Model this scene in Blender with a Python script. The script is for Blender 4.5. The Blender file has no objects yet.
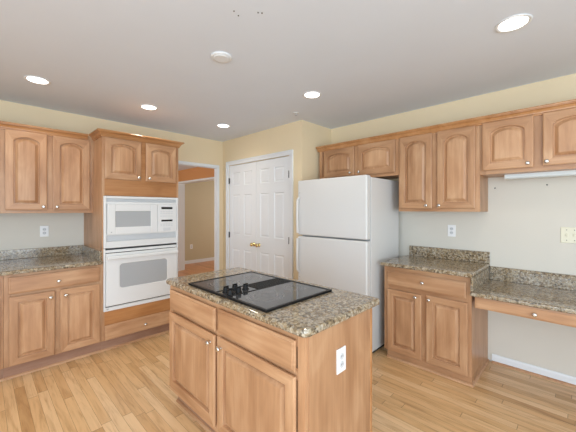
import bpy, bmesh, math, random
from mathutils import Vector, Matrix
random.seed(7)
S = bpy.context.scene
C = S.collection
PI = math.pi

# ------------------------------------------------------------------ camera, world, lights, exposure
H = 1.42                                   # eye height
F_PX = 300.9
yaw = math.atan((582 - 288) / F_PX) - PI / 2
cd = bpy.data.cameras.new('camera')
cam = bpy.data.objects.new('camera', cd); C.objects.link(cam)
cam.location = (0, 0, H); cam.rotation_euler = (PI / 2, 0, yaw)
cd.sensor_width = 36; cd.lens = 36 * F_PX / 576; cd.shift_y = -6.5 / 576
cd.clip_start = 0.05
S.camera = cam
S.view_settings.view_transform = 'Standard'; S.view_settings.look = 'None'
S.view_settings.gamma = 1; S.view_settings.use_curve_mapping = False
S.view_settings.exposure = 0.0
w = bpy.data.worlds.new('sky'); S.world = w; w.use_nodes = True
w.node_tree.nodes['Background'].inputs[0].default_value = (0.86, 0.93, 1.0, 1)
w.node_tree.nodes['Background'].inputs[1].default_value = 1.5

def area(name, loc, aim, sx, sy, power, col):
    l = bpy.data.lights.new(name, 'AREA'); l.shape = 'RECTANGLE'; l.size = sx; l.size_y = sy
    l.energy = power; l.color = col
    o = bpy.data.objects.new(name, l); C.objects.link(o); o.location = loc
    o.rotation_euler = (Vector(aim)).to_track_quat('-Z', 'Y').to_euler()
    return o
# daylight entering by the big windows behind the camera; unseen fill lights added beyond the doorway
area('daylight_patio', (-.6, -2.55, 1.2), (0, 1, 0.16), 3.4, 2.1, 124, (0.70, 0.86, 1.0))
area('daylight_side', (-2.55, -.6, 1.2), (1, 0, 0.16), 3.6, 2.1, 94, (0.70, 0.86, 1.0))
area('added_fill_far_room', (6.3, 5.9, 1.5), (-1, 0, 0), 1.8, 1.5, 30, (1.0, 0.95, 0.86))  # unseen fill added to brighten the far room's tan wall
area('added_fill_hall_left', (.62, 5.8, 1.4), (1, 0, .1), 1.6, 1.3, 17, (1.0, 0.95, 0.86))  # unseen fill added to light the orange wall and white jamb

# ------------------------------------------------------------------ node helpers
def new_mat(name, rough=0.5, col=(.8, .8, .8), metal=0.0, spec=0.5):
    m = bpy.data.materials.new(name); m.use_nodes = True
    b = m.node_tree.nodes['Principled BSDF']
    b.inputs['Base Color'].default_value = (*col, 1); b.inputs['Roughness'].default_value = rough
    b.inputs['Metallic'].default_value = metal; b.inputs['Specular IOR Level'].default_value = spec
    return m
class NT:
    def __init__(s, m): s.t = m.node_tree; s.b = s.t.nodes['Principled BSDF']
    def n(s, typ, **kw):
        n = s.t.nodes.new(typ)
        for k, v in kw.items(): setattr(n, k, v)
        return n
    def l(s, a, b): s.t.links.new(a, b)
    def math(s, op, a, b=None):
        n = s.n('ShaderNodeMath', operation=op)
        for i, v in enumerate((a, b)):
            if v is None: continue
            if isinstance(v, (int, float)): n.inputs[i].default_value = v
            else: s.l(v, n.inputs[i])
        return n.outputs[0]
    def ramp(s, fac, stops, interp='LINEAR'):
        n = s.n('ShaderNodeValToRGB'); n.color_ramp.interpolation = interp
        e = n.color_ramp.elements
        while len(e) < len(stops): e.new(0.5)
        for el, (p, c) in zip(e, stops): el.position = p; el.color = (*c, 1)
        s.l(fac, n.inputs[0]); return n.outputs[0]
    def noise(s, vec, scale, detail=4, rough=.55, dist=0):
        n = s.n('ShaderNodeTexNoise'); n.inputs['Scale'].default_value = scale
        n.inputs['Detail'].default_value = detail; n.inputs['Roughness'].default_value = rough
        n.inputs['Distortion'].default_value = dist
        s.l(vec, n.inputs['Vector']); return n.outputs['Fac']
    def mapping(s, vec, scale=(1, 1, 1), loc=(0, 0, 0)):
        n = s.n('ShaderNodeMapping'); n.inputs['Scale'].default_value = scale; n.inputs['Location'].default_value = loc
        s.l(vec, n.inputs['Vector']); return n.outputs[0]
    def mix(s, a, b, fac, typ='MIX'):
        n = s.n('ShaderNodeMix', data_type='RGBA', blend_type=typ)
        for sock, v in ((n.inputs[0], fac), (n.inputs[6], a), (n.inputs[7], b)):
            if isinstance(v, (int, float)): sock.default_value = v
            elif isinstance(v, tuple): sock.default_value = (*v, 1)
            else: s.l(v, sock)
        return n.outputs[2]
    def bump(s, h, strength, dist=0.002):
        n = s.n('ShaderNodeBump'); n.inputs['Strength'].default_value = strength; n.inputs['Distance'].default_value = dist
        s.l(h, n.inputs['Height']); s.l(n.outputs[0], s.b.inputs['Normal'])

def paint(name, col, rough=0.6, var=0.03):
    m = new_mat(name, rough, col); t = NT(m)
    co = t.n('ShaderNodeTexCoord').outputs['Object']
    f = t.noise(co, 2.0, 3)
    t.l(t.mix(tuple(c * (1 - var) for c in col), tuple(min(1, c * (1 + var)) for c in col), f), t.b.inputs['Base Color'])
    t.bump(t.noise(co, 160, 2), 0.06, 0.001)
    return m

def wood(name, lo, mid, hi, axis, rough=0.36):
    m = new_mat(name, rough); t = NT(m)
    co = t.n('ShaderNodeTexCoord').outputs['Object']
    rnd = t.n('ShaderNodeObjectInfo').outputs['Random']
    comb = t.n('ShaderNodeCombineXYZ')
    for i, k in enumerate((17.0, 31.0, 23.0)): t.l(t.math('MULTIPLY', rnd, k), comb.inputs[i])
    v = t.n('ShaderNodeVectorMath', operation='ADD'); t.l(co, v.inputs[0]); t.l(comb.outputs[0], v.inputs[1])
    sc = {'Z': (1, 1, .07), 'X': (.07, 1, 1)}[axis]
    g = t.noise(t.mapping(v.outputs[0], sc), 38, 5, .6, .25)
    sc2 = {'Z': (1, 1, .3), 'X': (.3, 1, 1)}[axis]
    b = t.noise(t.mapping(v.outputs[0], sc2), 7, 3, .5, .6)
    f = t.math('ADD', t.math('MULTIPLY', g, .38), t.math('MULTIPLY', b, .62))
    col = t.ramp(f, [(.30, lo), (.5, mid), (.68, hi)])
    hs = t.n('ShaderNodeHueSaturation')
    t.l(t.math('ADD', t.math('MULTIPLY', rnd, .14), .93), hs.inputs['Value']); t.l(col, hs.inputs['Color'])
    t.l(hs.outputs[0], t.b.inputs['Base Color'])
    t.bump(g, .05, .001)
    return m

def granite(name):
    m = new_mat(name, .09, spec=.6); t = NT(m)
    co = t.n('ShaderNodeTexCoord').outputs['Object']
    nz = t.n('ShaderNodeTexNoise'); nz.inputs['Scale'].default_value = 30; t.l(co, nz.inputs['Vector'])
    dv = t.n('ShaderNodeVectorMath', operation='MULTIPLY_ADD'); t.l(nz.outputs['Color'], dv.inputs[0])
    dv.inputs[1].default_value = (.018, .018, .018); t.l(co, dv.inputs[2])
    def vor(scale):
        n = t.n('ShaderNodeTexVoronoi'); n.inputs['Scale'].default_value = scale; t.l(dv.outputs[0], n.inputs['Vector'])
        sp = t.n('ShaderNodeSeparateColor'); t.l(n.outputs['Color'], sp.inputs[0]); return sp.outputs[0], sp.outputs[1]
    r1, r2 = vor(66); q1, q2 = vor(125)
    big = t.noise(co, 5.5, 4, .6, .8)
    base = t.ramp(big, [(.30, (.34, .26, .15)), (.46, (.22, .145, .07)), (.58, (.36, .295, .20)), (.72, (.18, .11, .055))])
    c1 = t.ramp(r1, [(0, (.56, .49, .37)), (.16, (.38, .28, .165)), (.40, (.25, .165, .09)), (.58, (.33, .30, .26)), (.68, (.085, .06, .042)), (.78, (.012, .011, .010)), (.90, (.62, .56, .46))], 'CONSTANT')
    c2 = t.ramp(q1, [(0, (.52, .46, .36)), (.22, (.33, .24, .14)), (.56, (.16, .115, .075)), (.80, (.03, .027, .025))], 'CONSTANT')
    col = t.mix(base, c1, .64); col = t.mix(col, c2, .42)
    t.l(col, t.b.inputs['Base Color'])
    return m

def oak_floor(name, tint=(1, 1, 1)):
    m = new_mat(name, .3, spec=.5); t = NT(m)
    co = t.n('ShaderNodeTexCoord').outputs['Object']
    sx = t.n('ShaderNodeSeparateXYZ'); t.l(co, sx.inputs[0])
    BW = .062
    u = t.math('DIVIDE', sx.outputs[0], BW); row = t.math('FLOOR', u); fu = t.math('FRACT', u)
    wn = t.n('ShaderNodeTexWhiteNoise', noise_dimensions='1D'); t.l(row, wn.inputs['W'])
    vv = t.math('ADD', t.math('DIVIDE', sx.outputs[1], 1.0), t.math('MULTIPLY', wn.outputs[0], 7.3))
    col_i = t.math('FLOOR', vv); fv = t.math('FRACT', vv)
    cb = t.n('ShaderNodeCombineXYZ'); t.l(row, cb.inputs[0]); t.l(col_i, cb.inputs[1])
    wn2 = t.n('ShaderNodeTexWhiteNoise', noise_dimensions='2D'); t.l(cb.outputs[0], wn2.inputs['Vector'])
    # grain, shifted board by board
    off = t.n('ShaderNodeVectorMath', operation='MULTIPLY_ADD'); t.l(wn2.outputs['Color'], off.inputs[0])
    off.inputs[1].default_value = (9, 9, 9); t.l(co, off.inputs[2])
    g = t.noise(t.mapping(off.outputs[0], (1, .06, 1)), 46, 5, .65, .5)
    g2 = t.noise(t.mapping(off.outputs[0], (1, .16, 1)), 13, 3, .5, 1.2)
    tone = t.ramp(wn2.outputs[0], [(0, (.54, .315, .14)), (.2, (.66, .41, .20)), (.6, (.715, .465, .24)), (1, (.78, .54, .31))])
    gr = t.ramp(g, [(.28, (.62, .52, .42)), (.48, (.98, .97, .95)), (.7, (1.08, 1.06, 1.04))])
    tone = t.mix(tone, tint, 1.0, 'MULTIPLY')
    c = t.mix(tone, gr, .75, 'MULTIPLY')
    gr2 = t.ramp(g2, [(.30, (.70, .60, .50)), (.46, (1, 1, 1)), (.7, (1.05, 1.05, 1.05))])
    c = t.mix(c, gr2, .55, 'MULTIPLY')
    e = t.math('MULTIPLY', t.math('SUBTRACT', 1, t.math('LESS_THAN', fu, .028)), t.math('SUBTRACT', 1, t.math('LESS_THAN', fv, .0035)))
    c = t.mix(t.mix(c, (.2, .1, .04), .75), c, e)
    t.l(c, t.b.inputs['Base Color'])
    t.bump(t.math('ADD', t.math('MULTIPLY', g, .25), e), .12, .001)
    return m

LO, MD, HI = (.33, .158, .074), (.475, .258, .134), (.60, .365, .21)
M = dict(
    wv=wood('maple_upright', LO, MD, HI, 'Z'), wh=wood('maple_level', LO, MD, HI, 'X'),
    wo=wood('maple_orange', (.32, .125, .04), (.44, .195, .07), (.52, .255, .105), 'X'),
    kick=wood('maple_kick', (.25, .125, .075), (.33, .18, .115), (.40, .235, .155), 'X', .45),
    crown=wood('maple_moulding', (.36, .155, .055), (.47, .225, .090), (.55, .29, .13), 'X', .22),
    granite=granite('granite'), floor=oak_floor('oak_boards'), hallfloor=oak_floor('red_oak_boards', (.78, .52, .42)),
    cream=paint('cream_wall_paint', (.81, .665, .445)), coollit=paint('cream_paint_cool_light', (.66, .62, .545)),  # second one: cooler light on the lower walls put into the wall colour
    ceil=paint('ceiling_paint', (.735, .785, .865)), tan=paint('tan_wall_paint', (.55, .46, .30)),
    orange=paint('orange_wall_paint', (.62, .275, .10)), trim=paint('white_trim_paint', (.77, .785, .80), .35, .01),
    white=new_mat('white_enamel', .28, (.73, .725, .715)), fridge=new_mat('white_textured_steel', .38, (.69, .685, .67)),
    grey=new_mat('grey_plastic', .4, (.42, .43, .44)), ltgrey=new_mat('pale_grey_plastic', .4, (.62, .63, .64)),
    glassgrey=new_mat('grey_oven_glass', .12, (.40, .41, .42)), black=new_mat('black_plastic', .4, (.008, .008, .009), spec=.25),
    blackglass=new_mat('black_ceramic_glass', .05, (.055, .056, .06), spec=1.0), ring=new_mat('burner_print', .12, (.20, .20, .205)),
    steel=new_mat('brushed_nickel', .25, (.70, .69, .67), 1), brass=new_mat('polished_brass', .18, (.80, .62, .28), 1),
    darkmetal=new_mat('dark_hinge_metal', .5, (.05, .047, .045), .2), plate=new_mat('white_cover_plate', .35, (.85, .85, .85)),
    almond=new_mat('almond_cover_plate', .35, (.74, .70, .54)), frost=new_mat('frosted_diffuser', .4, (.74, .80, .82)),
    dark=new_mat('dark_slot', .6, (.03, .03, .03)),
)
def emit(name, col, s):
    m = new_mat(name, .5, col); b = m.node_tree.nodes['Principled BSDF']
    b.inputs['Emission Color'].default_value = (*col, 1); b.inputs['Emission Strength'].default_value = s; return m
M['lamp'] = emit('lit_lens', (1, .96, .88), 6)
nt = NT(M['fridge']); nt.bump(nt.noise(nt.n('ShaderNodeTexCoord').outputs['Object'], 260, 2), .12, .001)

# ------------------------------------------------------------------ mesh helpers
def box(bm, x0, x1, y0, y1, z0, z1, bev=0, seg=2, mat=0):
    r = bmesh.ops.create_cube(bm, size=1, matrix=Matrix.Translation(((x0+x1)/2, (y0+y1)/2, (z0+z1)/2)) @ Matrix.Diagonal((abs(x1-x0), abs(y1-y0), abs(z1-z0), 1)))
    vs = r['verts']; fs = list({f for v in vs for f in v.link_faces})
    for f in fs: f.material_index = mat
    if bev:
        es = list({e for v in vs for e in v.link_edges})
        o = bmesh.ops.bevel(bm, geom=es, offset=bev, segments=seg, profile=.5, affect='EDGES')
        for f in o['faces']: f.material_index = mat
def ngon(bm, pts, mat=0):
    f = bm.faces.new([bm.verts.new(p) for p in pts]); f.material_index = mat; return f
def loft(bm, loops, close_first=True, close_last=True, mats=None):
    L = [[bm.verts.new(p) for p in l] for l in loops]; n = len(L[0])
    for i in range(len(L) - 1):
        for j in range(n):
            k = (j + 1) % n
            f = bm.faces.new((L[i][j], L[i][k], L[i+1][k], L[i+1][j]))
            if mats: f.material_index = mats(i, j)
    if close_first: bm.faces.new(list(reversed(L[0])))
    if close_last: bm.faces.new(L[-1])
def lathe(bm, prof, seg=20, mtx=Matrix(), mat=0):
    # prof = [(r, z)] turned about local z
    L = [[bm.verts.new(mtx @ Vector((r*math.cos(2*PI*j/seg), r*math.sin(2*PI*j/seg), z))) for j in range(seg)] for r, z in prof]
    for i in range(len(L)-1):
        for j in range(seg):
            k = (j+1) % seg; f = bm.faces.new((L[i][j], L[i][k], L[i+1][k], L[i+1][j])); f.smooth = True; f.material_index = mat
    for l in (list(reversed(L[0])), L[-1]):
        f = bm.faces.new(l); f.material_index = mat
def sweep(bm, path, prof, side=1):
    # path: plan points; prof: (out, z) closed outline; side=+1 outward lies to the right of travel
    P = [Vector(p) for p in path]; loops = []
    for i, p in enumerate(P):
        d0 = (p - P[i-1]).normalized() if i else None
        d1 = (P[i+1] - p).normalized() if i < len(P)-1 else None
        nrm = lambda d: Vector((d.y, -d.x)) * side
        if d0 is None: m = nrm(d1)
        elif d1 is None: m = nrm(d0)
        else:
            a, b = nrm(d0), nrm(d1); m = (a + b) / (1 + a.dot(b))
        loops.append([(p.x + m.x*o, p.y + m.y*o, z) for o, z in prof])
    loft(bm, loops)
def obj(name, bm, mats, parent=None, loc=(0, 0, 0), rot=0, smooth=False):
    bmesh.ops.recalc_face_normals(bm, faces=bm.faces)
    me = bpy.data.meshes.new(name); bm.to_mesh(me); bm.free()
    for m in (mats if isinstance(mats, (list, tuple)) else [mats]): me.materials.append(M[m] if isinstance(m, str) else m)
    o = bpy.data.objects.new(name, me); C.objects.link(o)
    o.location = loc; o.rotation_euler = (0, 0, rot)
    if parent: o.parent = parent
    if smooth:
        for p in me.polygons: p.use_smooth = True
    return o
def thing(name, label, cat, loc=(0, 0, 0), rot=0, group=None):
    o = bpy.data.objects.new(name, None); C.objects.link(o); o.empty_display_size = .1
    o.location = loc; o.rotation_euler = (0, 0, rot); return tag(o, label, cat, group)
def tag(o, label, cat, group=None):
    o['label'] = label; o['category'] = cat
    if group: o['group'] = group
    return o
def struct(o): o['kind'] = 'structure'; return o
def bx(name, mat, parent, x0, x1, y0, y1, z0, z1, bev=0, seg=2, **k):
    bm = bmesh.new(); box(bm, x0, x1, y0, y1, z0, z1, bev, seg); return obj(name, bm, mat, parent, **k)
RR = -PI / 2          # things on the refrigerator wall face -X; their local x runs along -Y

# ------------------------------------------------------------------ structure
XW, YW, ZC = 3.34, 4.15, 2.513          # refrigerator wall, oven wall, ceiling
XP, YP = 2.74, 2.44                    # pantry wall and its return
def sbox(name, mat, *a, **k): return struct(bx(name, mat, None, *a, **k))
sbox('floor', 'floor', -2.8, 3.46, -2.8, YW+.06, -.1, 0)
sbox('floor_hall', 'hallfloor', .3, 6.6, YW+.061, 7.7, -.1, 0)
sbox('ceiling', 'ceil', -2.8, XW+.1, -2.8, YW+.12, ZC, ZC+.1)
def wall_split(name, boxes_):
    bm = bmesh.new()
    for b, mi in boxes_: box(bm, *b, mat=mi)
    return struct(obj(name, bm, ['cream', 'coollit']))
wall_split('wall_right', [((XW, XW+.12, -2.8, YP, 1.75, ZC), 0), ((XW, XW+.12, -2.8, YP, 0, 1.75), 1)])  # lower part carries the cool light under the cabinets in its colour
KX, KZ = 2.625, 2.078                   # right jamb and head height of that doorway
# oven wall with the doorway (opening x 1.80-2.56)
wall_split('wall_left', [((-2.8, .95, YW, YW+.12, 1.6, ZC), 0), ((-2.8, .95, YW, YW+.12, 0, 1.6), 1), ((.95, 1.76, YW, YW+.06, 0, ZC), 0),  # below the wall cabinets the cooler light is painted into the wall
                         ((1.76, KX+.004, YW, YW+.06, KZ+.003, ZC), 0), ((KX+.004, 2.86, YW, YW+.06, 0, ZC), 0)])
# pantry front wall with the double-door opening
D0, D1, DZ = 2.645, 3.965, 2.105
wall_split('wall_pantry', [((XP, XP+.12, YP, D0, 0, ZC), 0), ((XP, XP+.12, D1, YW, 0, ZC), 0), ((XP, XP+.12, D0, D1, DZ, ZC), 0)])
wall_split('wall_pantry_return', [((XP+.12, XW, YP, YP+.12, 0, ZC), 0)])
sbox('wall_pantry_back', 'cream', XW, XW+.12, YP, YW+.12, 0, ZC)
# walls behind the camera with the big windows
wall_split('wall_back', [((-2.8, -2.4, -2.8, -2.68, 0, ZC), 0), ((1.2, XW, -2.8, -2.68, 0, ZC), 0), ((-2.4, 1.2, -2.8, -2.68, 2.3, ZC), 0), ((-2.4, 1.2, -2.8, -2.68, 0, .1), 0)])
wall_split('wall_side', [((-2.8, -2.68, -2.68, -2.4, 0, ZC), 0), ((-2.8, -2.68, 1.3, YW, 0, ZC), 0), ((-2.8, -2.68, -2.4, 1.3, 2.3, ZC), 0), ((-2.8, -2.68, -2.4, 1.3, 0, .1), 0)])
def window(n, along, a0, a1, z0, z1, c):
    bm = bmesh.new()
    k = 3
    for i in range(k+1):
        a = a0 + (a1-a0)*i/k
        lo, hi = max(a0, a-.035), min(a1, a+.035)
        if along == 'x': box(bm, lo, hi, c-.03, c+.03, z0, z1)
        else: box(bm, c-.03, c+.03, lo, hi, z0, z1)
    for z in (z0, z1-.07):
        if along == 'x': box(bm, a0, a1, c-.03, c+.03, z, z+.07)
        else: box(bm, c-.03, c+.03, a0, a1, z, z+.07)
    struct(obj('window_%d' % n, bm, 'trim'))
window(1, 'x', -2.4, 1.2, .1, 2.3, -2.74); window(2, 'y', -2.4, 1.3, .1, 2.3, -2.74)
# adjoining hall and far room
HX0, HX1, HJ = 3.17, 3.36, 6.67
sbox('ceiling_hall', 'ceil', .4, 6.5, YW+.12, 7.6, 2.305, 2.43)
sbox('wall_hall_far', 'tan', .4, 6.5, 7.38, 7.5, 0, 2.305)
def hall_wall():
    bm = bmesh.new()
    box(bm, HX0, HX1, YW+.13, 4.95, 0, 2.305); box(bm, HX0, HX1, HJ, 7.38, 0, 2.305, mat=1); box(bm, HX0, HX1, 4.95, HJ, 2.035, 2.305)
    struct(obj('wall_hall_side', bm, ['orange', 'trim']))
hall_wall()
wall_split('wall_hall_left', [((.4, .5, 4.25, 4.95, 0, 2.305), 0), ((.4, .5, 6.65, 7.38, 0, 2.305), 0), ((.4, .5, 4.95, 6.65, 0, .7), 0), ((.4, .5, 4.95, 6.65, 2.1, 2.305), 0)])  # unseen opening added for the hall fill light
wall_split('wall_room_right', [((6.5, 6.6, 4.24, 5.0, 0, 2.305), 0), ((6.5, 6.6, 6.8, 7.5, 0, 2.305), 0), ((6.5, 6.6, 5.0, 6.8, 2.2, 2.305), 0), ((6.5, 6.6, 5.0, 6.8, 0, .8), 0)])  # unseen opening added for the far room fill light
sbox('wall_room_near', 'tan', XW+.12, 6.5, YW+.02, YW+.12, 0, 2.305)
bm = bmesh.new(); box(bm, HX0-.015, HX0, 4.88, HJ+.07, 2.020, 2.050); box(bm, HX0-.001, HX1+.001, 4.95, HJ, 2.015, 2.035)
struct(obj('trim_1', bm, 'trim'))
sbox('baseboard_hall', 'trim', HX1, 6.5, 7.362, 7.38, .0, .085)
# kitchen doorway casing and jambs
bm = bmesh.new()
box(bm, KX, KX+.042, YW-.018, YW, 0, KZ, .003); box(bm, KX, KX+.042, YW-.018, YW, KZ+.0005, KZ+.044, .003)
box(bm, 1.70, KX-.0005, YW-.018, YW, KZ+.0005, KZ+.044, .003); box(bm, 1.70, 1.765, YW-.018, YW, 0, KZ, .003)
box(bm, KX-.004, KX+.005, YW+.0005, YW+.06, 0, KZ); box(bm, 1.76, 1.77, YW+.0005, YW+.06, 0, KZ); box(bm, 1.771, KX-.005, YW+.0005, YW+.06, KZ-.006, KZ+.004)
struct(obj('trim_2', bm, 'trim'))
# pantry casing: stepped profile
bm = bmesh.new()
cz = DZ+.003
box(bm, XP-.016, XP, D0-.064, D0-.003, 0, cz, .003); box(bm, XP-.016, XP, D1+.003, D1+.064, 0, cz, .003); box(bm, XP-.016, XP, D0-.064, D1+.064, cz+.0005, DZ+.064, .003)
box(bm, XP-.024, XP-.0165, D0-.064, D0-.044, 0, cz+.04, .002); box(bm, XP-.024, XP-.0165, D1+.044, D1+.064, 0, cz+.04, .002)
box(bm, XP-.024, XP-.0165, D0-.064, D1+.064, cz+.041, DZ+.064, .002)
struct(obj('trim_3', bm, 'trim'))
# baseboards with their quarter-round shoe
def quarter(bm, path, side, r=.017, base=0.0):
    prof = [(0, 0), (r, 0)] + [(r*math.cos(a), r*math.sin(a)) for a in (PI/8, PI/4, 3*PI/8)] + [(0, r)]
    sweep(bm, path, [(o+base, z) for o, z in prof], side)
def baseboard(name, path, side):
    bm = bmesh.new(); sweep(bm, path, [(0, 0), (.012, 0), (.012, .062), (.008, .074), (0, .076)], side)
    b = struct(obj(name, bm, 'trim'))
baseboard('baseboard_right', [(XW, .60), (XW, -2.6)], 1)
bm = bmesh.new(); quarter(bm, [(XW-.012, .60), (XW-.012, -2.6)], 1)
struct(obj('trim_4', bm, 'wh'))
baseboard('baseboard_pantry', [(XP, YW-.02), (XP, D1+.062)], 1)
baseboard('baseboard_left', [(2.625, YW), (XP, YW)], 1)

# pantry double doors
def pantry_leaf(n, y_hi, hinge_left, knob_y):
    W = (D1-D0)/2 - .003; HT = DZ - .012
    t = bpy.data.objects.new('door_%d' % n, None); C.objects.link(t); struct(t)
    t.location = (XP+.001, y_hi, .006); t.rotation_euler = (0, 0, RR)
    xs = [(.085, .27), (.37, .555)] if True else None
    zs = [(.13, .815), (1.03, 1.64), (1.78, 1.98)]
    bm = bmesh.new()
    box(bm, 0, W, .010, .035, 0, HT)
    for a, b in ((0, xs[0][0]), (xs[0][1], xs[1][0]), (xs[1][1], W)): box(bm, a, b, 0, .012, 0, HT)
    for z0, z1 in ((0, zs[0][0]), (zs[0][1], zs[1][0]), (zs[1][1], zs[2][0]), (zs[2][1], HT)):
        for a, b in xs: box(bm, a, b, 0.0002, .0118, z0, z1)
    obj('leaf', bm, 'trim', t)
    for a, b in xs:
        for z0, z1 in zs:
            bm = bmesh.new()
            R = lambda d, y: [(a+d, y, z0+d), (b-d, y, z0+d), (b-d, y, z1-d), (a+d, y, z1-d)]
            loft(bm, [R(.0, .0005), R(.008, .0075), R(.014, .0075), R(.034, .002)], False, True)
            obj('panel', bm, 'trim', t)
    for z in (.22, 1.02, 1.86):
        bm = bmesh.new(); hx = -.004 if hinge_left else W+.004
        hx += .008 if hinge_left else -.008
        lathe(bm, [(.008, -.045), (.008, .045)], 10, Matrix.Translation((hx, -.010, z)))
        box(bm, hx-.009, hx+.009, -.006, 0, z-.042, z+.042)
        obj('hinge', bm, 'darkmetal', t)
    bm = bmesh.new()
    mt = Matrix.Translation((knob_y, 0, .915)) @ Matrix.Rotation(PI/2, 4, 'X')
    lathe(bm, [(.028, 0), (.028, .004), (.012, .010), (.011, .028), (.022, .036), (.027, .046), (.024, .056), (.010, .061)], 20, mt)
    k = obj('knob', bm, 'brass', t); k['label'] = 'polished brass round door knob'
    return t
half = (D1-D0)/2
pantry_leaf(1, D1-.001, True, half-.055)
pantry_leaf(2, D0+half-.002, False, .06)

# ------------------------------------------------------------------ cabinet parts
def arch_loop(x0, x1, z0, z1, rise, y, n=14):
    pts = [(x0, y, z0), (x1, y, z0), (x1, y, z1-rise)]
    for i in range(1, n):
        s = i/n; u = 1-2*s
        pts.append((x1+(x0-x1)*s, y, z1-rise + rise*((1-u*u)**.72 if rise else 0)))
    pts.append((x0, y, z1-rise))
    return pts
def flat_loop(x0, x1, z0, z1, y, n=14):
    pts = [(x0, y, z0), (x1, y, z0), (x1, y, z1)]
    for i in range(1, n): pts.append((x1+(x0-x1)*i/n, y, z1))
    pts.append((x0, y, z1)); return pts
def add_knob(parent, x, z):
    bm = bmesh.new()
    lathe(bm, [(.009, 0), (.0065, .004), (.006, .012), (.013, .017), (.0155, .022), (.013, .027), (.006, .0295)], 16,
          Matrix.Translation((x, -.024, z)) @ Matrix.Rotation(PI/2, 4, 'X'))
    obj('knob', bm, 'steel', parent)
def add_door(parent, x0, x1, z0, z1, knob=None, rise=.035, stile=.054, n=14):
    t = .024; a, b, c, d = x0+stile, x1-stile, z0+stile, z1-stile*.95
    bm = bmesh.new()
    loops = [flat_loop(x0+.007, x1-.007, z0+.007, z1-.007, -.001), flat_loop(x0+.006, x1-.006, z0+.006, z1-.006, -.007), flat_loop(x0, x1, z0, z1, -.010), flat_loop(x0, x1, z0, z1, -t+.004), flat_loop(x0+.002, x1-.002, z0+.002, z1-.002, -t+.002), flat_loop(x0+.008, x1-.008, z0+.008, z1-.008, -t),
             arch_loop(a, b, c, d, rise, -t), arch_loop(a+.003, b-.003, c+.003, d-.003, rise, -t+.002), arch_loop(a+.004, b-.004, c+.004, d-.004, rise, -t+.019)]
    loft(bm, loops, True, False, lambda i, j: 1 if (j == 0 or 2 <= j <= 2+n-1) else 0)
    dr = obj('door', bm, ['wv', 'wh'], parent)
    bm = bmesh.new(); e = .004
    loft(bm, [arch_loop(a+e, b-e, c+e, d-e, rise, -t+.0185), arch_loop(a+e+.010, b-e-.010, c+e+.010, d-e-.010, rise, -t+.018),
              arch_loop(a+e+.030, b-e-.030, c+e+.030, d-e-.030, rise*.95, -t+.003), arch_loop(a+e+.033, b-e-.033, c+e+.033, d-e-.033, rise*.95, -t+.002)], False, True)
    obj('raised_panel', bm, 'wv', dr)
    if knob: add_knob(dr, *knob)
    return dr
def add_drawer(parent, x0, x1, z0, z1, knob=None, flat=False):
    t = .024; bm = bmesh.new()
    R = lambda d, y: [(x0+d, y, z0+d), (x1-d, y, z0+d), (x1-d, y, z1-d), (x0+d, y, z1-d)]
    loft(bm, [R(.007, -.001), R(.006, -.007), R(0, -.010), R(0, -t+.008), R(.003, -t+.005), R(.012, -t+.003), R(.014, -t)])
    dr = obj('drawer', bm, 'wh', parent)
    if knob: add_knob(dr, *knob)
    return dr
def cabinet(name, label, cat, loc, rot, W, z0, z1, D, fronts, group=None, kick=None, ends=(), kmat='kick'):
    t = thing(name, label, cat, loc, rot, group)
    bx('body', 'wv', t, 0, W, .019, D, z0, z1, .001)
    bm = bmesh.new()
    xs = sorted([f[1:3] for f in fronts]); 
    # face frame: two end stiles, top and bottom rails, one centre stile, one rail under each drawer
    st = .045
    box(bm, 0, st, 0, .0192, z0, z1, .0012, 1); box(bm, W-st, W, 0, .0192, z0, z1, .0012, 1)
    box(bm, st, W-st, .0002, .019, z1-.06, z1, mat=1); box(bm, st, W-st, .0002, .019, z0, z0+.05, mat=1)
    dz = [f[3] for f in fronts if f[0] == 'drawer']
    if dz: box(bm, st, W-st, .0002, .019, min(dz)-.04, min(dz)+.01, mat=1)
    box(bm, W/2-.045, W/2+.045, .0004, .019, z0+.05, z1-.06)
    obj('face_frame', bm, ['wv', 'wh'], t)
    for f in fronts:
        if f[0] == 'door': add_door(t, *f[1:5], knob=f[5], rise=f[6])
        else: add_drawer(t, *f[1:5], knob=f[5])
    if kick:
        ky, kz, x0, x1 = kick
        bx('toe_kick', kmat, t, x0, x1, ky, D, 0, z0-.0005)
        bm = bmesh.new(); pth = [(x0, ky), (x1, ky)] + ([(x1, D)] if 'right' in ends else [])
        quarter(bm, pth, 1, .016); obj('shoe_moulding', bm, 'wh', t)
    return t

# ------------------------------------------------------------------ oven wall (faces -Y): local x = world X
YF = 3.405
X0 = .845
D = .70
cabinet('base_cabinet', 'maple base cabinet with one drawer over two doors, left of the built-in oven', 'cabinet', (.135, YF, 0), 0, .71, .11, .879, D,
        [('drawer', .029, .69, .714, .855, (.361, .776)),
         ('door', .032, .335, .118, .692, (.303, .640), 0), ('door', .374, .688, .118, .692, (.412, .638), 0)], kick=(.040, 0, 0, .71))
cabinet('base_cabinet', 'maple base cabinet cut off by the left edge of the photo', 'cabinet', (-.62, YF, 0), 0, .754, .11, .879, D,
        [('drawer', .03, .728, .714, .855, (.377, .776)),
         ('door', .03, .36, .118, .692, (.33, .64), 0), ('door', .395, .728, .118, .692, (.425, .64), 0)], kick=(.040, 0, 0, .754))
YU = 3.75
cabinet('wall_cabinet', 'maple wall cabinet with two tall arched doors beside the oven tower', 'cabinet', (.125, YU, 0), 0, .72, 1.385, 2.20, YW-YU,
        [('door', .033, .332, 1.415, 2.148, (.302, 1.446), .04), ('door', .378, .688, 1.415, 2.148, (.408, 1.446), .04)])
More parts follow.
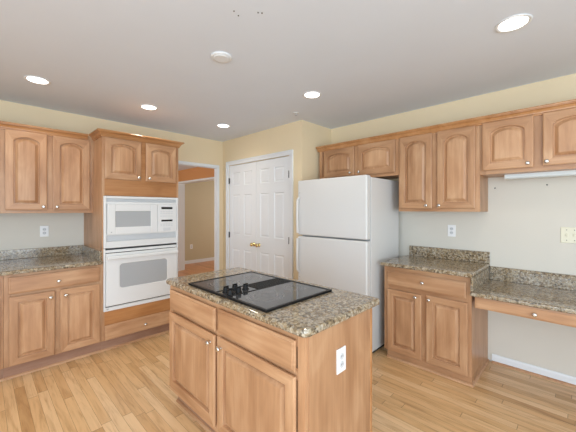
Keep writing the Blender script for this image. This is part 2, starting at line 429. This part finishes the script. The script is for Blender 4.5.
cabinet('wall_cabinet', 'maple wall cabinet cut off by the left edge of the photo above the counter', 'cabinet', (-.62, YU, 0), 0, .744, 1.385, 2.20, YW-YU,
        [('door', .03, .36, 1.415, 2.148, (.33, 1.446), .04), ('door', .395, .715, 1.415, 2.148, (.425, 1.446), .04)])

# oven tower: an open carcass so that the appliances sit inside it
TW = .79
t = thing('oven_cabinet', 'tall maple oven cabinet with arched doors above the appliances and drawer below', 'cabinet', (X0, YF, 0)); tower = t
TD = YW-YF
bm = bmesh.new()
box(bm, 0, .018, .0195, TD, .11, 2.20); box(bm, TW-.018, TW, .0195, TD, .11, 2.20)
box(bm, 0, .018, .061, TD, 0, .1095); box(bm, TW-.018, TW, .061, TD, 0, .1095)
obj('side_panel', bm, 'wv', t)
bx('back_panel', 'wv', t, .018, TW-.018, TD-.02, TD, .11, 2.2)
bx('upper_box', 'wv', t, .018, TW-.018, .019, TD-.02, 1.575, 2.20)
bx('lower_box', 'wv', t, .018, TW-.018, .019, TD-.02, .11, .385)
bm = bmesh.new()
box(bm, 0, .022, 0, .019, .11, 2.20, .001, 1); box(bm, TW-.022, TW, 0, .019, .11, 2.20, .001, 1)
obj('face_frame', bm, 'wv', t)
bx('upper_rail', 'wo', t, .022, TW-.022, .0003, .019, 1.56, 2.20); bx('lower_rail', 'wo', t, .022, TW-.022, .0003, .019, .11, .40)
add_door(t, .021, .365, 1.727, 2.143, (.335, 1.757), .035); add_door(t, .414, .751, 1.727, 2.143, (.446, 1.757), .035)
d = add_drawer(t, .021, .76, .115, .262, (.403, .182))
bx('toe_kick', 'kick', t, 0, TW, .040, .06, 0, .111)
bm = bmesh.new(); quarter(bm, [(0, .040), (TW, .040)], 1, .016); obj('shoe_moulding', bm, 'wh', t)

# built-in microwave in its white trim kit
t = thing('microwave_oven', 'white built-in microwave with its control panel on the right, above the oven', 'microwave', (X0, YF, 1.03))
def fr(bm, x0, x1, z0, z1, y0, y1, wd, **k):
    box(bm, x0, x0+wd, y0, y1, z0, z1, **k); box(bm, x1-wd, x1, y0, y1, z0, z1, **k)
    box(bm, x0+wd, x1-wd, y0, y1, z1-wd, z1, **k); box(bm, x0+wd, x1-wd, y0, y1, z0, z0+wd, **k)
zb = 1.03
bx('housing', 'white', t, .03, .755, .0, .46, 1.045-zb, 1.535-zb)
bm = bmesh.new(); fr(bm, .010, .778, 1.032-zb, 1.556-zb, -.022, -.0005, .024, bev=.003)
box(bm, .034, .754, -.020, -.0005, 1.475-zb, 1.497-zb, .002); box(bm, .034, .754, -.020, -.0005, 1.056-zb, 1.098-zb, .002)
box(bm, .034, .754, -.020, -.0005, 1.158-zb, 1.168-zb, .001)
obj('trim_kit', bm, 'white', t)
def vent(z0, z1, name):
    bm = bmesh.new(); box(bm, .034, .754, -.006, -.0006, z0-zb, z1-zb); n = 5
    for i in range(n):
        z = z0 + (z1-z0)*(i+.5)/n; box(bm, .034, .754, -.013, -.006, z-.003-zb, z+.001-zb)
    obj(name, bm, 'ltgrey', t)
vent(1.498, 1.532, 'upper_vent'); vent(1.099, 1.157, 'lower_vent')
bm = bmesh.new(); fr(bm, .040, .533, 1.168-zb, 1.474-zb, -.034, -.001, .072, bev=.004)
md = obj('door', bm, 'white', t)
bx('door_window', 'glassgrey', md, .111, .462, -.026, -.004, 1.24-zb, 1.402-zb)
bm = bmesh.new(); lathe(bm, [(.006, 0), (.006, .002)], 12, Matrix.Translation((.075, -.034, 1.190-zb)) @ Matrix.Rotation(PI/2, 4, 'X')); obj('badge', bm, 'grey', md)
bx('control_panel', 'white', t, .536, .750, -.030, -.001, 1.168-zb, 1.474-zb, .004)
for z0, z1 in ((1.424, 1.448), (1.285, 1.305)): bx('display', 'black', t, .577, .704, -.032, -.0295, z0-zb, z1-zb)
for zz in (1.395, 1.375, 1.345, 1.255, 1.238):
    for i in range(5):
        x = .566+.030*i; bx('button', 'ltgrey', t, x, x+.02, -.0318, -.0295, zz-.0045-zb, zz+.0045-zb)
bx('open_button', 'ltgrey', t, .60, .68, -.0325, -.0295, 1.18-zb, 1.215-zb, .001)

# wall oven below it
t = thing('wall_oven', 'white built-in wall oven with bar handle and grey window, beneath the microwave', 'oven', (X0, YF, .40))
zb = .40
bx('housing', 'white', t, .03, .755, .0, .56, .415-zb, 1.005-zb)
bm = bmesh.new(); box(bm, .010, .026, -.020, -.0005, .402-zb, 1.028-zb, .003); box(bm, .762, .778, -.020, -.0005, .402-zb, 1.028-zb, .003)
box(bm, .026, .762, -.020, -.0005, .402-zb, .440-zb, .003); box(bm, .026, .762, -.016, -.0005, .985-zb, 1.012-zb, .002)
obj('trim_frame', bm, 'white', t)
bx('shadow_gap', 'dark', t, .026, .762, -.006, -.0006, .438-zb, 1.026-zb)
# door with a rounded window cut
bm = bmesh.new(); x0, x1, z0, z1 = .028, .760, .452-zb, .978-zb
wx0, wx1, wz0, wz1, r = .148, .645, .615-zb, .870-zb, .03
def rr(x0, x1, z0, z1, r, y, n=6):
    out = []
    for cx, cz, a0 in ((x0+r, z0+r, PI), (x1-r, z0+r, 1.5*PI), (x1-r, z1-r, 0), (x0+r, z1-r, .5*PI)):
        out += [(cx+r*math.cos(a0+PI/2*i/n), y, cz+r*math.sin(a0+PI/2*i/n)) for i in range(n+1)]
    return out
loft(bm, [rr(x0, x1, z0, z1, .004, -.006), rr(x0, x1, z0, z1, .004, -.030), rr(x0+.005, x1-.005, z0+.005, z1-.005, .004, -.035), rr(wx0, wx1, wz0, wz1, r, -.035), rr(wx0+.004, wx1-.004, wz0+.004, wz1-.004, r, -.030), rr(wx0+.004, wx1-.004, wz0+.004, wz1-.004, r, -.012)], True, False)
od = obj('door', bm, 'white', t)
bm = bmesh.new(); ngon(bm, rr(wx0, wx1, wz0, wz1, r, -.029)); ngon(bm, list(reversed(rr(wx0, wx1, wz0, wz1, r, -.020))))
bm.free(); bm = bmesh.new(); loft(bm, [rr(wx0+.003, wx1-.003, wz0+.003, wz1-.003, r, -.022), rr(wx0+.003, wx1-.003, wz0+.003, wz1-.003, r, -.029)]); obj('window', bm, 'glassgrey', od)
bm = bmesh.new(); box(bm, .030, .758, -.075, -.052, .920-zb, .952-zb, .008, 3); box(bm, .032, .060, -.055, -.033, .925-zb, .948-zb, .003); box(bm, .728, .756, -.055, -.033, .925-zb, .948-zb, .003)
obj('handle', bm, 'white', od)
bx('badge', 'grey', t, .034, .052, -.0225, -.0195, .418-zb, .428-zb)

# crown moulding, oven wall
CZ = 2.150
crown = [(0, CZ-.004), (.010, CZ-.004), (.011, CZ+.008), (.017, CZ+.010), (.019, CZ+.018), (.028, CZ+.034), (.041, CZ+.040), (.042, CZ+.044), (.050, CZ+.046), (.052, CZ+.053), (.048, CZ+.060), (0, CZ+.060)]
bm = bmesh.new(); sweep(bm, [(-.62, YU), (X0-.052, YU)], crown, 1)
tag(obj('crown_moulding', bm, 'crown'), 'straight maple crown moulding along the wall cabinets left of the oven tower', 'moulding')
bm = bmesh.new(); sweep(bm, [(0, YU-YF-.05), (0, 0), (TW, 0), (TW, YW-YF-.005)], crown, 1)
obj('crown_moulding', bm, 'crown', tower)

# ------------------------------------------------------------------ counters
def slab(bm, plan, z0, z1, r=.010):
    # plan outline (ccw); rounded upper and lower edges
    P = [Vector(p) for p in plan]; n = len(P)
    def inset(d):
        out = []
        for i in range(n):
            a, b, c = P[i-1], P[i], P[(i+1) % n]
            d0 = (b-a).normalized(); d1 = (c-b).normalized(); n0 = Vector((-d0.y, d0.x)); n1 = Vector((-d1.y, d1.x))
            m = (n0+n1)/(1+n0.dot(n1)); out.append(b+m*d)
        return out
    loops = []
    for k in range(4):
        a = PI/2*k/3; loops.append([(p.x, p.y, z0+r*(1-math.sin(a))) for p in inset(r*(1-math.cos(a)) if False else r*(1-math.sin(a)) if False else r*(1-math.sin(PI/2*k/3)))])
    loops = []
    for k in range(5):
        a = PI/2*k/4; loops.append([(p.x, p.y, z0+r*(1-math.cos(a))) for p in inset(r*(1-math.sin(a)))])
    for k in range(5):
        a = PI/2*k/4; loops.append([(p.x, p.y, z1-r*(1-math.sin(a))) for p in inset(r*(1-math.cos(a)))])
    loft(bm, loops)
def rect(x0, x1, y0, y1, r=0, corners=(1, 1, 1, 1), n=5):
    out = []
    for (cx, cy, a0, sx, sy), on in zip(((x0, y0, PI, 1, 1), (x1, y0, 1.5*PI, -1, 1), (x1, y1, 0, -1, -1), (x0, y1, .5*PI, 1, -1)), corners):
        if r and on: out += [(cx+sx*r+r*math.cos(a0+PI/2*i/n), cy+sy*r+r*math.sin(a0+PI/2*i/n)) for i in range(n+1)]
        else: out.append((cx, cy))
    return out
ZT = .914
t = thing('granite_countertop', 'speckled granite countertop left of the oven', 'countertop', (0, 0, 0))
bm = bmesh.new(); slab(bm, rect(-.62, X0-.001, YF-.04, YW-.001), .880, ZT, .011); obj('slab', bm, 'granite', t)
bx('backsplash', 'granite', t, -.62, X0-.002, YW-.022, YW-.001, ZT, 1.010, .003)
bx('side_splash', 'granite', t, X0-.022, X0-.001, YF-.005, YW-.022, ZT, 1.010, .003)

# ------------------------------------------------------------------ refrigerator wall (faces -X): local x = -world Y
XF = 2.755
YB = 1.378
BW = .745
cabinet('base_cabinet', 'maple base cabinet with drawer and two doors, between the refrigerator and desk', 'cabinet', (XF, YB, 0), RR, BW, .070, .879, XW-XF-.003,
        [('drawer', .034, .711, .700, .835, (.371, .771)),
         ('door', .039, .358, .078, .660, (.310, .632), 0), ('door', .398, .721, .078, .668, (.426, .633), 0)], kick=(.006, 0, .028, BW), ends=('right',), kmat='wh')
t = thing('granite_countertop', 'speckled granite countertop right of the refrigerator, raised above the desk', 'countertop', (0, 0, 0))
bm = bmesh.new(); slab(bm, rect(2.70, XW-.001, .615, YB+.015), .880, ZT, .011); obj('slab', bm, 'granite', t)
bx('backsplash', 'granite', t, XW-.022, XW-.001, .6155, YB-.01, ZT+.0005, 1.022, .003)
bx('riser', 'granite', t, 2.712, XW-.03, .6155, .6325, .7705, .8795, .002)
# desk
ZD = .770
t = thing('desk_countertop', 'low granite desk counter along the right wall with knee space below', 'desk', (0, 0, 0))
bm = bmesh.new(); slab(bm, rect(2.70, XW-.001, -.86, .632), .736, ZD, .011); obj('slab', bm, 'granite', t)
bx('backsplash', 'granite', t, XW-.022, XW-.001, -.86, .614, ZD, .892, .003)
bx('end_panel', 'wv', t, 2.76, XW-.003, -.86, -.842, 0, .736)
t = thing('pencil_drawer', 'shallow maple pencil drawer hung under the granite desk counter', 'drawer', (2.745, .612, 0), RR)
bx('body', 'wv', t, 0, 1.43, .02, .45, .655, .7355); 
d = add_drawer(t, .006, 1.42, .645, .733, (.375, .684))

XU = 3.02
YL = 2.39
D2 = XW-XU-.002
cabinet('wall_cabinet', 'short maple wall cabinet with two arched doors above the refrigerator', 'cabinet', (XU, YL, 0), RR, YL-1.354, 1.775, 2.20, D2,
        [('door', .085, .517, 1.812, 2.146, (.473, 1.847), .04), ('door', .564, 1.004, 1.808, 2.148, (.590, 1.845), .04)])
cabinet('wall_cabinet', 'tall maple wall cabinet with two arched doors, right of the refrigerator', 'cabinet', (XU, 1.353, 0), RR, 1.353-.632, 1.400, 2.20, D2,
        [('door', .017, .332, 1.43, 2.15, (.286, 1.458), .05), ('door', .379, .690, 1.43, 2.15, (.400, 1.457), .05)])
cabinet('wall_cabinet', 'short maple wall cabinet with arched doors above the desk at right edge', 'cabinet', (XU, .631, 0), RR, .80, 1.718, 2.20, D2,
        [('door', .020, .362, 1.752, 2.155, (.328, 1.782), .04), ('door', .417, .770, 1.755, 2.155, (.441, 1.783), .04)])
bm = bmesh.new(); sweep(bm, [(XU, YL+.02), (XU, -.169)], crown, 1)
tag(obj('crown_moulding', bm, 'crown'), 'straight maple crown moulding above the cabinets on refrigerator wall', 'moulding')
# fluorescent fixture under the short cabinet
t = thing('under_cabinet_light', 'white tube light under the short wall cabinet above the desk', 'light', (3.14, .475, 1.718), RR)
bx('housing', 'white', t, 0, .70, .0505, .12, -.036, -.0005, .003)
bm = bmesh.new()
prof = [(0, 0), (-.002, -.018), (-.0, -.028), (.010, -.036), (.05, -.036), (.05, 0)]
loft(bm, [[(x, y, z) for y, z in prof] for x in (.006, .694)]); obj('diffuser', bm, 'frost', t)
bx('end_cap', 'white', t, 0, .0055, -.003, .05, -.037, -.0005); bx('end_cap', 'white', t, .6945, .70, -.003, .05, -.037, -.0005)

# refrigerator
FY, FW = 2.345, .888
t = thing('refrigerator', 'white top-freezer refrigerator with long door handles on the left', 'refrigerator', (2.56, FY, 0), RR)
bx('body', 'fridge', t, .004, FW-.004, .088, .70, .03, 1.735, .004)
bx('plinth', 'dark', t, .02, FW-.02, .12, .68, 0, .031)
bx('base_grille', 'dark', t, .01, FW-.01, .075, .087, .02, .10)
dd = bx('freezer_door', 'fridge', t, 0, FW, 0, .075, 1.130, 1.752, .014, 4)
bx('gasket', 'grey', t, .01, FW-.01, .075, .088, .11, 1.74)
d2 = bx('fridge_door', 'fridge', t, 0, FW, 0, .075, .105, 1.116, .014, 4)
def fhandle(parent, z0, z1, zin):
    bm = bmesh.new()
    pts = [(.022, -.002, z0), (.022, -.030, z0+.03 if zin else z0+.004), (.022, -.036, (z0+z1)/2), (.022, -.030, z1-.004 if zin else z1-.03), (.022, -.002, z1)]
    loops = []
    for x, y, z in pts: loops.append([(x-.013, y+.004, z), (x-.010, y-.006, z), (x+.010, y-.006, z), (x+.013, y+.004, z), (x, y+.008, z)])
    loft(bm, loops); o = obj('handle', bm, 'white', parent)
    bm = bmesh.new(); lathe(bm, [(.006, 0), (.006, .002)], 10, Matrix.Translation((.034, 0, z1+.05 if not zin else z0-.05)) @ Matrix.Rotation(PI/2, 4, 'X')); obj('screw_cap', bm, 'grey', o)
fhandle(dd, 1.150, 1.56, False); fhandle(d2, .70, 1.096, True)

# ------------------------------------------------------------------ island
IX, IY = .970, 2.150
IW, ID = 1.305, .56
t = cabinet('island_cabinet', 'maple kitchen island cabinet with two drawers and two flat doors under cooktop', 'island', (IX, IY, 0), RR, IW, .112, .879, ID,
        [('drawer', .035, .628, .713, .848, None), ('drawer', .660, 1.262, .713, .852, None),
         ('door', .033, .628, .155, .690, (.588, .641), 0), ('door', .655, 1.262, .152, .694, (.697, .640), 0)], kick=(.06, 0, 0, IW))
bx('end_panel', 'wv', t, IW, IW+.006, .021, ID-.002, .10, .879)
bx('corner_moulding', 'crown', t, IW, IW+.009, ID-.02, ID, .10, .879, .003)
t = thing('island_countertop', 'thick speckled granite top of the kitchen island with rounded corners', 'countertop', (0, 0, 0))
bm = bmesh.new(); slab(bm, rect(.938, 1.598, .815, 2.172, .035), .880, .916, .013); obj('slab', bm, 'granite', t)

# downdraft cooktop
ZK = .916
cx0, cx1, cy0, cy1 = .972, 1.512, 1.098, 1.882
t = thing('cooktop', 'black glass downdraft cooktop set into the granite island top', 'cooktop', (0, 0, ZK))
bm = bmesh.new(); box(bm, cx0, cx1, cy0, cy1, 0, .006, .003)
obj('tray', bm, 'black', t)
bm = bmesh.new()
for a, b, c_, d_ in ((cx0, cx1, cy0, cy0+.018), (cx0, cx1, cy1-.018, cy1), (cx0, cx0+.018, cy0+.018, cy1-.018), (cx1-.018, cx1, cy0+.018, cy1-.018), (cx0+.018, cx1-.018, 1.425, 1.437), (cx0+.018, cx1-.018, 1.560, 1.572)):
    box(bm, a, b, c_, d_, .0055, .013, .002)
obj('rim', bm, 'black', t)
for a, b in ((cy0+.019, 1.424), (1.573, cy1-.019)):
    g = bx('glass_panel', 'blackglass', t, cx0+.019, cx1-.019, a, b, .005, .0105)
    cyc = (a+b)/2 + (.025 if a < 1.4 else -.01)
    for k, (rx, rad) in enumerate(((1.140, .110), (1.385, .070))):
        bm = bmesh.new(); n = 40
        for r1 in (rad, rad-.018, rad-.036):
            ri = r1-.006
            vo = [bm.verts.new((rx+r1*math.cos(2*PI*i/n), cyc+r1*math.sin(2*PI*i/n), .0107)) for i in range(n)]
            vi = [bm.verts.new((rx+ri*math.cos(2*PI*i/n), cyc+ri*math.sin(2*PI*i/n), .0107)) for i in range(n)]
            for i in range(n): bm.faces.new((vo[i], vo[(i+1) % n], vi[(i+1) % n], vi[i]))
        obj('burner_ring', bm, 'ring', g)
bx('control_strip', 'blackglass', t, cx0+.019, 1.20, 1.438, 1.559, .005, .0105)
bm = bmesh.new()
box(bm, 1.203, cx1-.019, 1.438, 1.559, .005, .008)
for i in range(9):
    y = 1.444+.0125*i; box(bm, 1.206, cx1-.022, y, y+.006, .008, .013)
obj('downdraft_grille', bm, 'black', t)
for x, y in ((1.030, 1.525), (1.100, 1.533), (1.150, 1.492), (1.014, 1.46), (1.075, 1.462)):
    bm = bmesh.new(); mt = Matrix.Translation((x, y, .0105))
    lathe(bm, [(.022, 0), (.022, .004), (.017, .008), (.0165, .024), (.014, .028)], 20, mt); box(bm, x-.016, x+.016, y-.004, y+.004, .036, .046, .001)
    obj('control_knob', bm, 'black', t)

# ------------------------------------------------------------------ plates on the walls
def outlet(label, loc, rot, mat='plate', name='wall_outlet', kind='duplex', group=None):
    # local front faces -y, centre at loc
    t = thing(name, label, 'outlet' if 'outlet' in name else 'switch plate', loc, rot, group)
    W, Hh = (.074, .118) if kind == 'duplex' else (.118, .128)
    bx('cover_plate', mat, t, -W/2, W/2, -.006, 0, -Hh/2, Hh/2, .0025)
    if kind == 'duplex':
        for s in (-1, 1):
            bm = bmesh.new(); lathe(bm, [(.0165, 0), (.0165, .003)], 18, Matrix.Translation((0, -.0055, s*.0195)) @ Matrix.Rotation(PI/2, 4, 'X'))
            r = obj('receptacle', bm, 'ltgrey', t)
            for q in (-1, 1): bx('slot', 'dark', r, q*.006-.0012, q*.006+.0012, -.0092, -.0083, s*.0195-.003, s*.0195+.006)
    else:
        for q in (-1, 1):
            bx('toggle', mat, t, q*.023-.005, q*.023+.005, -.016, -.0055, -.011, .011, .002)
            for s in (-1, 1):
                bm = bmesh.new(); lathe(bm, [(.0035, 0), (.0035, .001)], 10, Matrix.Translation((q*.023, -.0058, s*.042)) @ Matrix.Rotation(PI/2, 4, 'X')); obj('screw', bm, 'darkmetal', t)
    return t
outlet('white outlet on the wall above the counter left of the oven', (.485, YW, 1.186), 0)
outlet('white outlet on the right wall between the counter and tall cabinet', (XW, .944, 1.205), RR)
outlet('white outlet on the end panel of the island', (1.225, IY-IW-.0061, .690), 0)
outlet('white outlet low on the tan wall seen through the doorway', (3.90, 7.38, .440), 0)
outlet('almond double switch plate on the wall above the desk', (XW, .066, 1.212), RR, 'almond', 'switch_plate', 'double')
for y, z, lb in ((.578, 1.618, 'small left screw anchor in the wall above the desk'), (.211, 1.628, 'small right screw anchor in the wall above the desk')):
    bm = bmesh.new(); lathe(bm, [(.006, 0), (.005, .003), (.002, .004)], 12, Matrix.Rotation(-PI/2, 4, 'Y'))
    o = obj('wall_anchor', bm, 'darkmetal', None, (XW, y, z)); tag(o, lb, 'anchor')

# ------------------------------------------------------------------ ceiling fittings
def downlight(x, y, label, power=11):
    t = thing('recessed_downlight', label, 'downlight', (x, y, ZC))
    bm = bmesh.new(); n = 32
    prof = [(.070, -.0005), (.072, -.004), (.086, -.006), (.090, -.003), (.090, -.0005)]
    L = [[bm.verts.new((r*math.cos(2*PI*j/n), r*math.sin(2*PI*j/n), z)) for j in range(n)] for r, z in prof]
    for i in range(len(L)):
        for j in range(n):
            a, b = L[i], L[(i+1) % len(L)]; f = bm.faces.new((a[j], a[(j+1) % n], b[(j+1) % n], b[j])); f.smooth = True
    obj('trim_ring', bm, 'trim', t)
    bm = bmesh.new(); lathe(bm, [(.0695, -.0005), (.069, -.003), (.06, -.0045)], n); obj('lens', bm, 'lamp', t)
    l = bpy.data.lights.new('lamp', 'SPOT'); l.energy = power; l.color = (1, .88, .72); l.spot_size = 2.6; l.spot_blend = .9; l.shadow_soft_size = .06
    o = bpy.data.objects.new('lamp', l); C.objects.link(o); o.parent = t; o.location = (0, 0, -.03)
DL = ((2.26, 1.88, 'lit recessed ceiling light in front of the refrigerator, near ceiling middle'), (.347, 3.363, 'lit recessed ceiling light above the left counter'),
      (1.29, 3.384, 'lit recessed ceiling light in front of the oven tower'), (2.268, 3.419, 'lit recessed ceiling light in front of the white pantry doors'),
      (2.237, .296, 'lit recessed ceiling light near the upper right corner of the photo'))
DL = tuple((x*.978, y*.978, lb) for x, y, lb in DL)
DL += ((.347, 1.72, 'added unseen ceiling light brightening the left floor, just above the frame'), (-.75, 1.72, 'added unseen ceiling light outside the frame, nearer the side windows'))  # two unseen downlights added to brighten the left floor
for x, y, lb in DL: downlight(x, y, lb, 24 if y == 1.72 else 11)
t = thing('round_cover', 'round white flush cover on the ceiling above the island', 'ceiling cover', (1.208, 1.846, ZC))
bm = bmesh.new(); lathe(bm, [(.076, 0), (.076, -.006), (.070, -.012), (.0, -.013)][:3] + [(.062, -.0125)], 32); obj('cover', bm, 'trim', t)
bm = bmesh.new(); lathe(bm, [(.058, -.012), (.056, -.016), (.05, -.017)], 32); obj('lid', bm, 'trim', t)
for (x, y), lb in zip(((.999, 1.401), (1.04, 1.415), (1.102, 1.314), (1.12, 1.301)),
        ('leftmost of the four small ceiling anchors', 'second from left of four small ceiling anchors', 'third from left of four small ceiling anchors', 'rightmost of the four small ceiling anchors')):
    bm = bmesh.new(); lathe(bm, [(.004, 0), (.0035, -.003), (.002, -.004)], 12); tag(obj('ceiling_anchor', bm, 'darkmetal', None, (x*.978, y*.978, ZC)), lb, 'anchor', 'ceiling anchors near the top edge')
t = thing('ceiling_sprinkler', 'tiny metal sprinkler head in the ceiling beside the pantry corner', 'sprinkler', (2.50, 2.315, ZC))
bm = bmesh.new(); lathe(bm, [(.034, 0), (.032, -.004), (.02, -.006)], 20); obj('escutcheon', bm, 'trim', t)
bm = bmesh.new(); lathe(bm, [(.005, -.006), (.004, -.025)], 12); lathe(bm, [(.012, -.027), (.012, -.029)], 14); lathe(bm, [(.003, -.025), (.003, -.0275)], 8); obj('head', bm, 'grey', t)
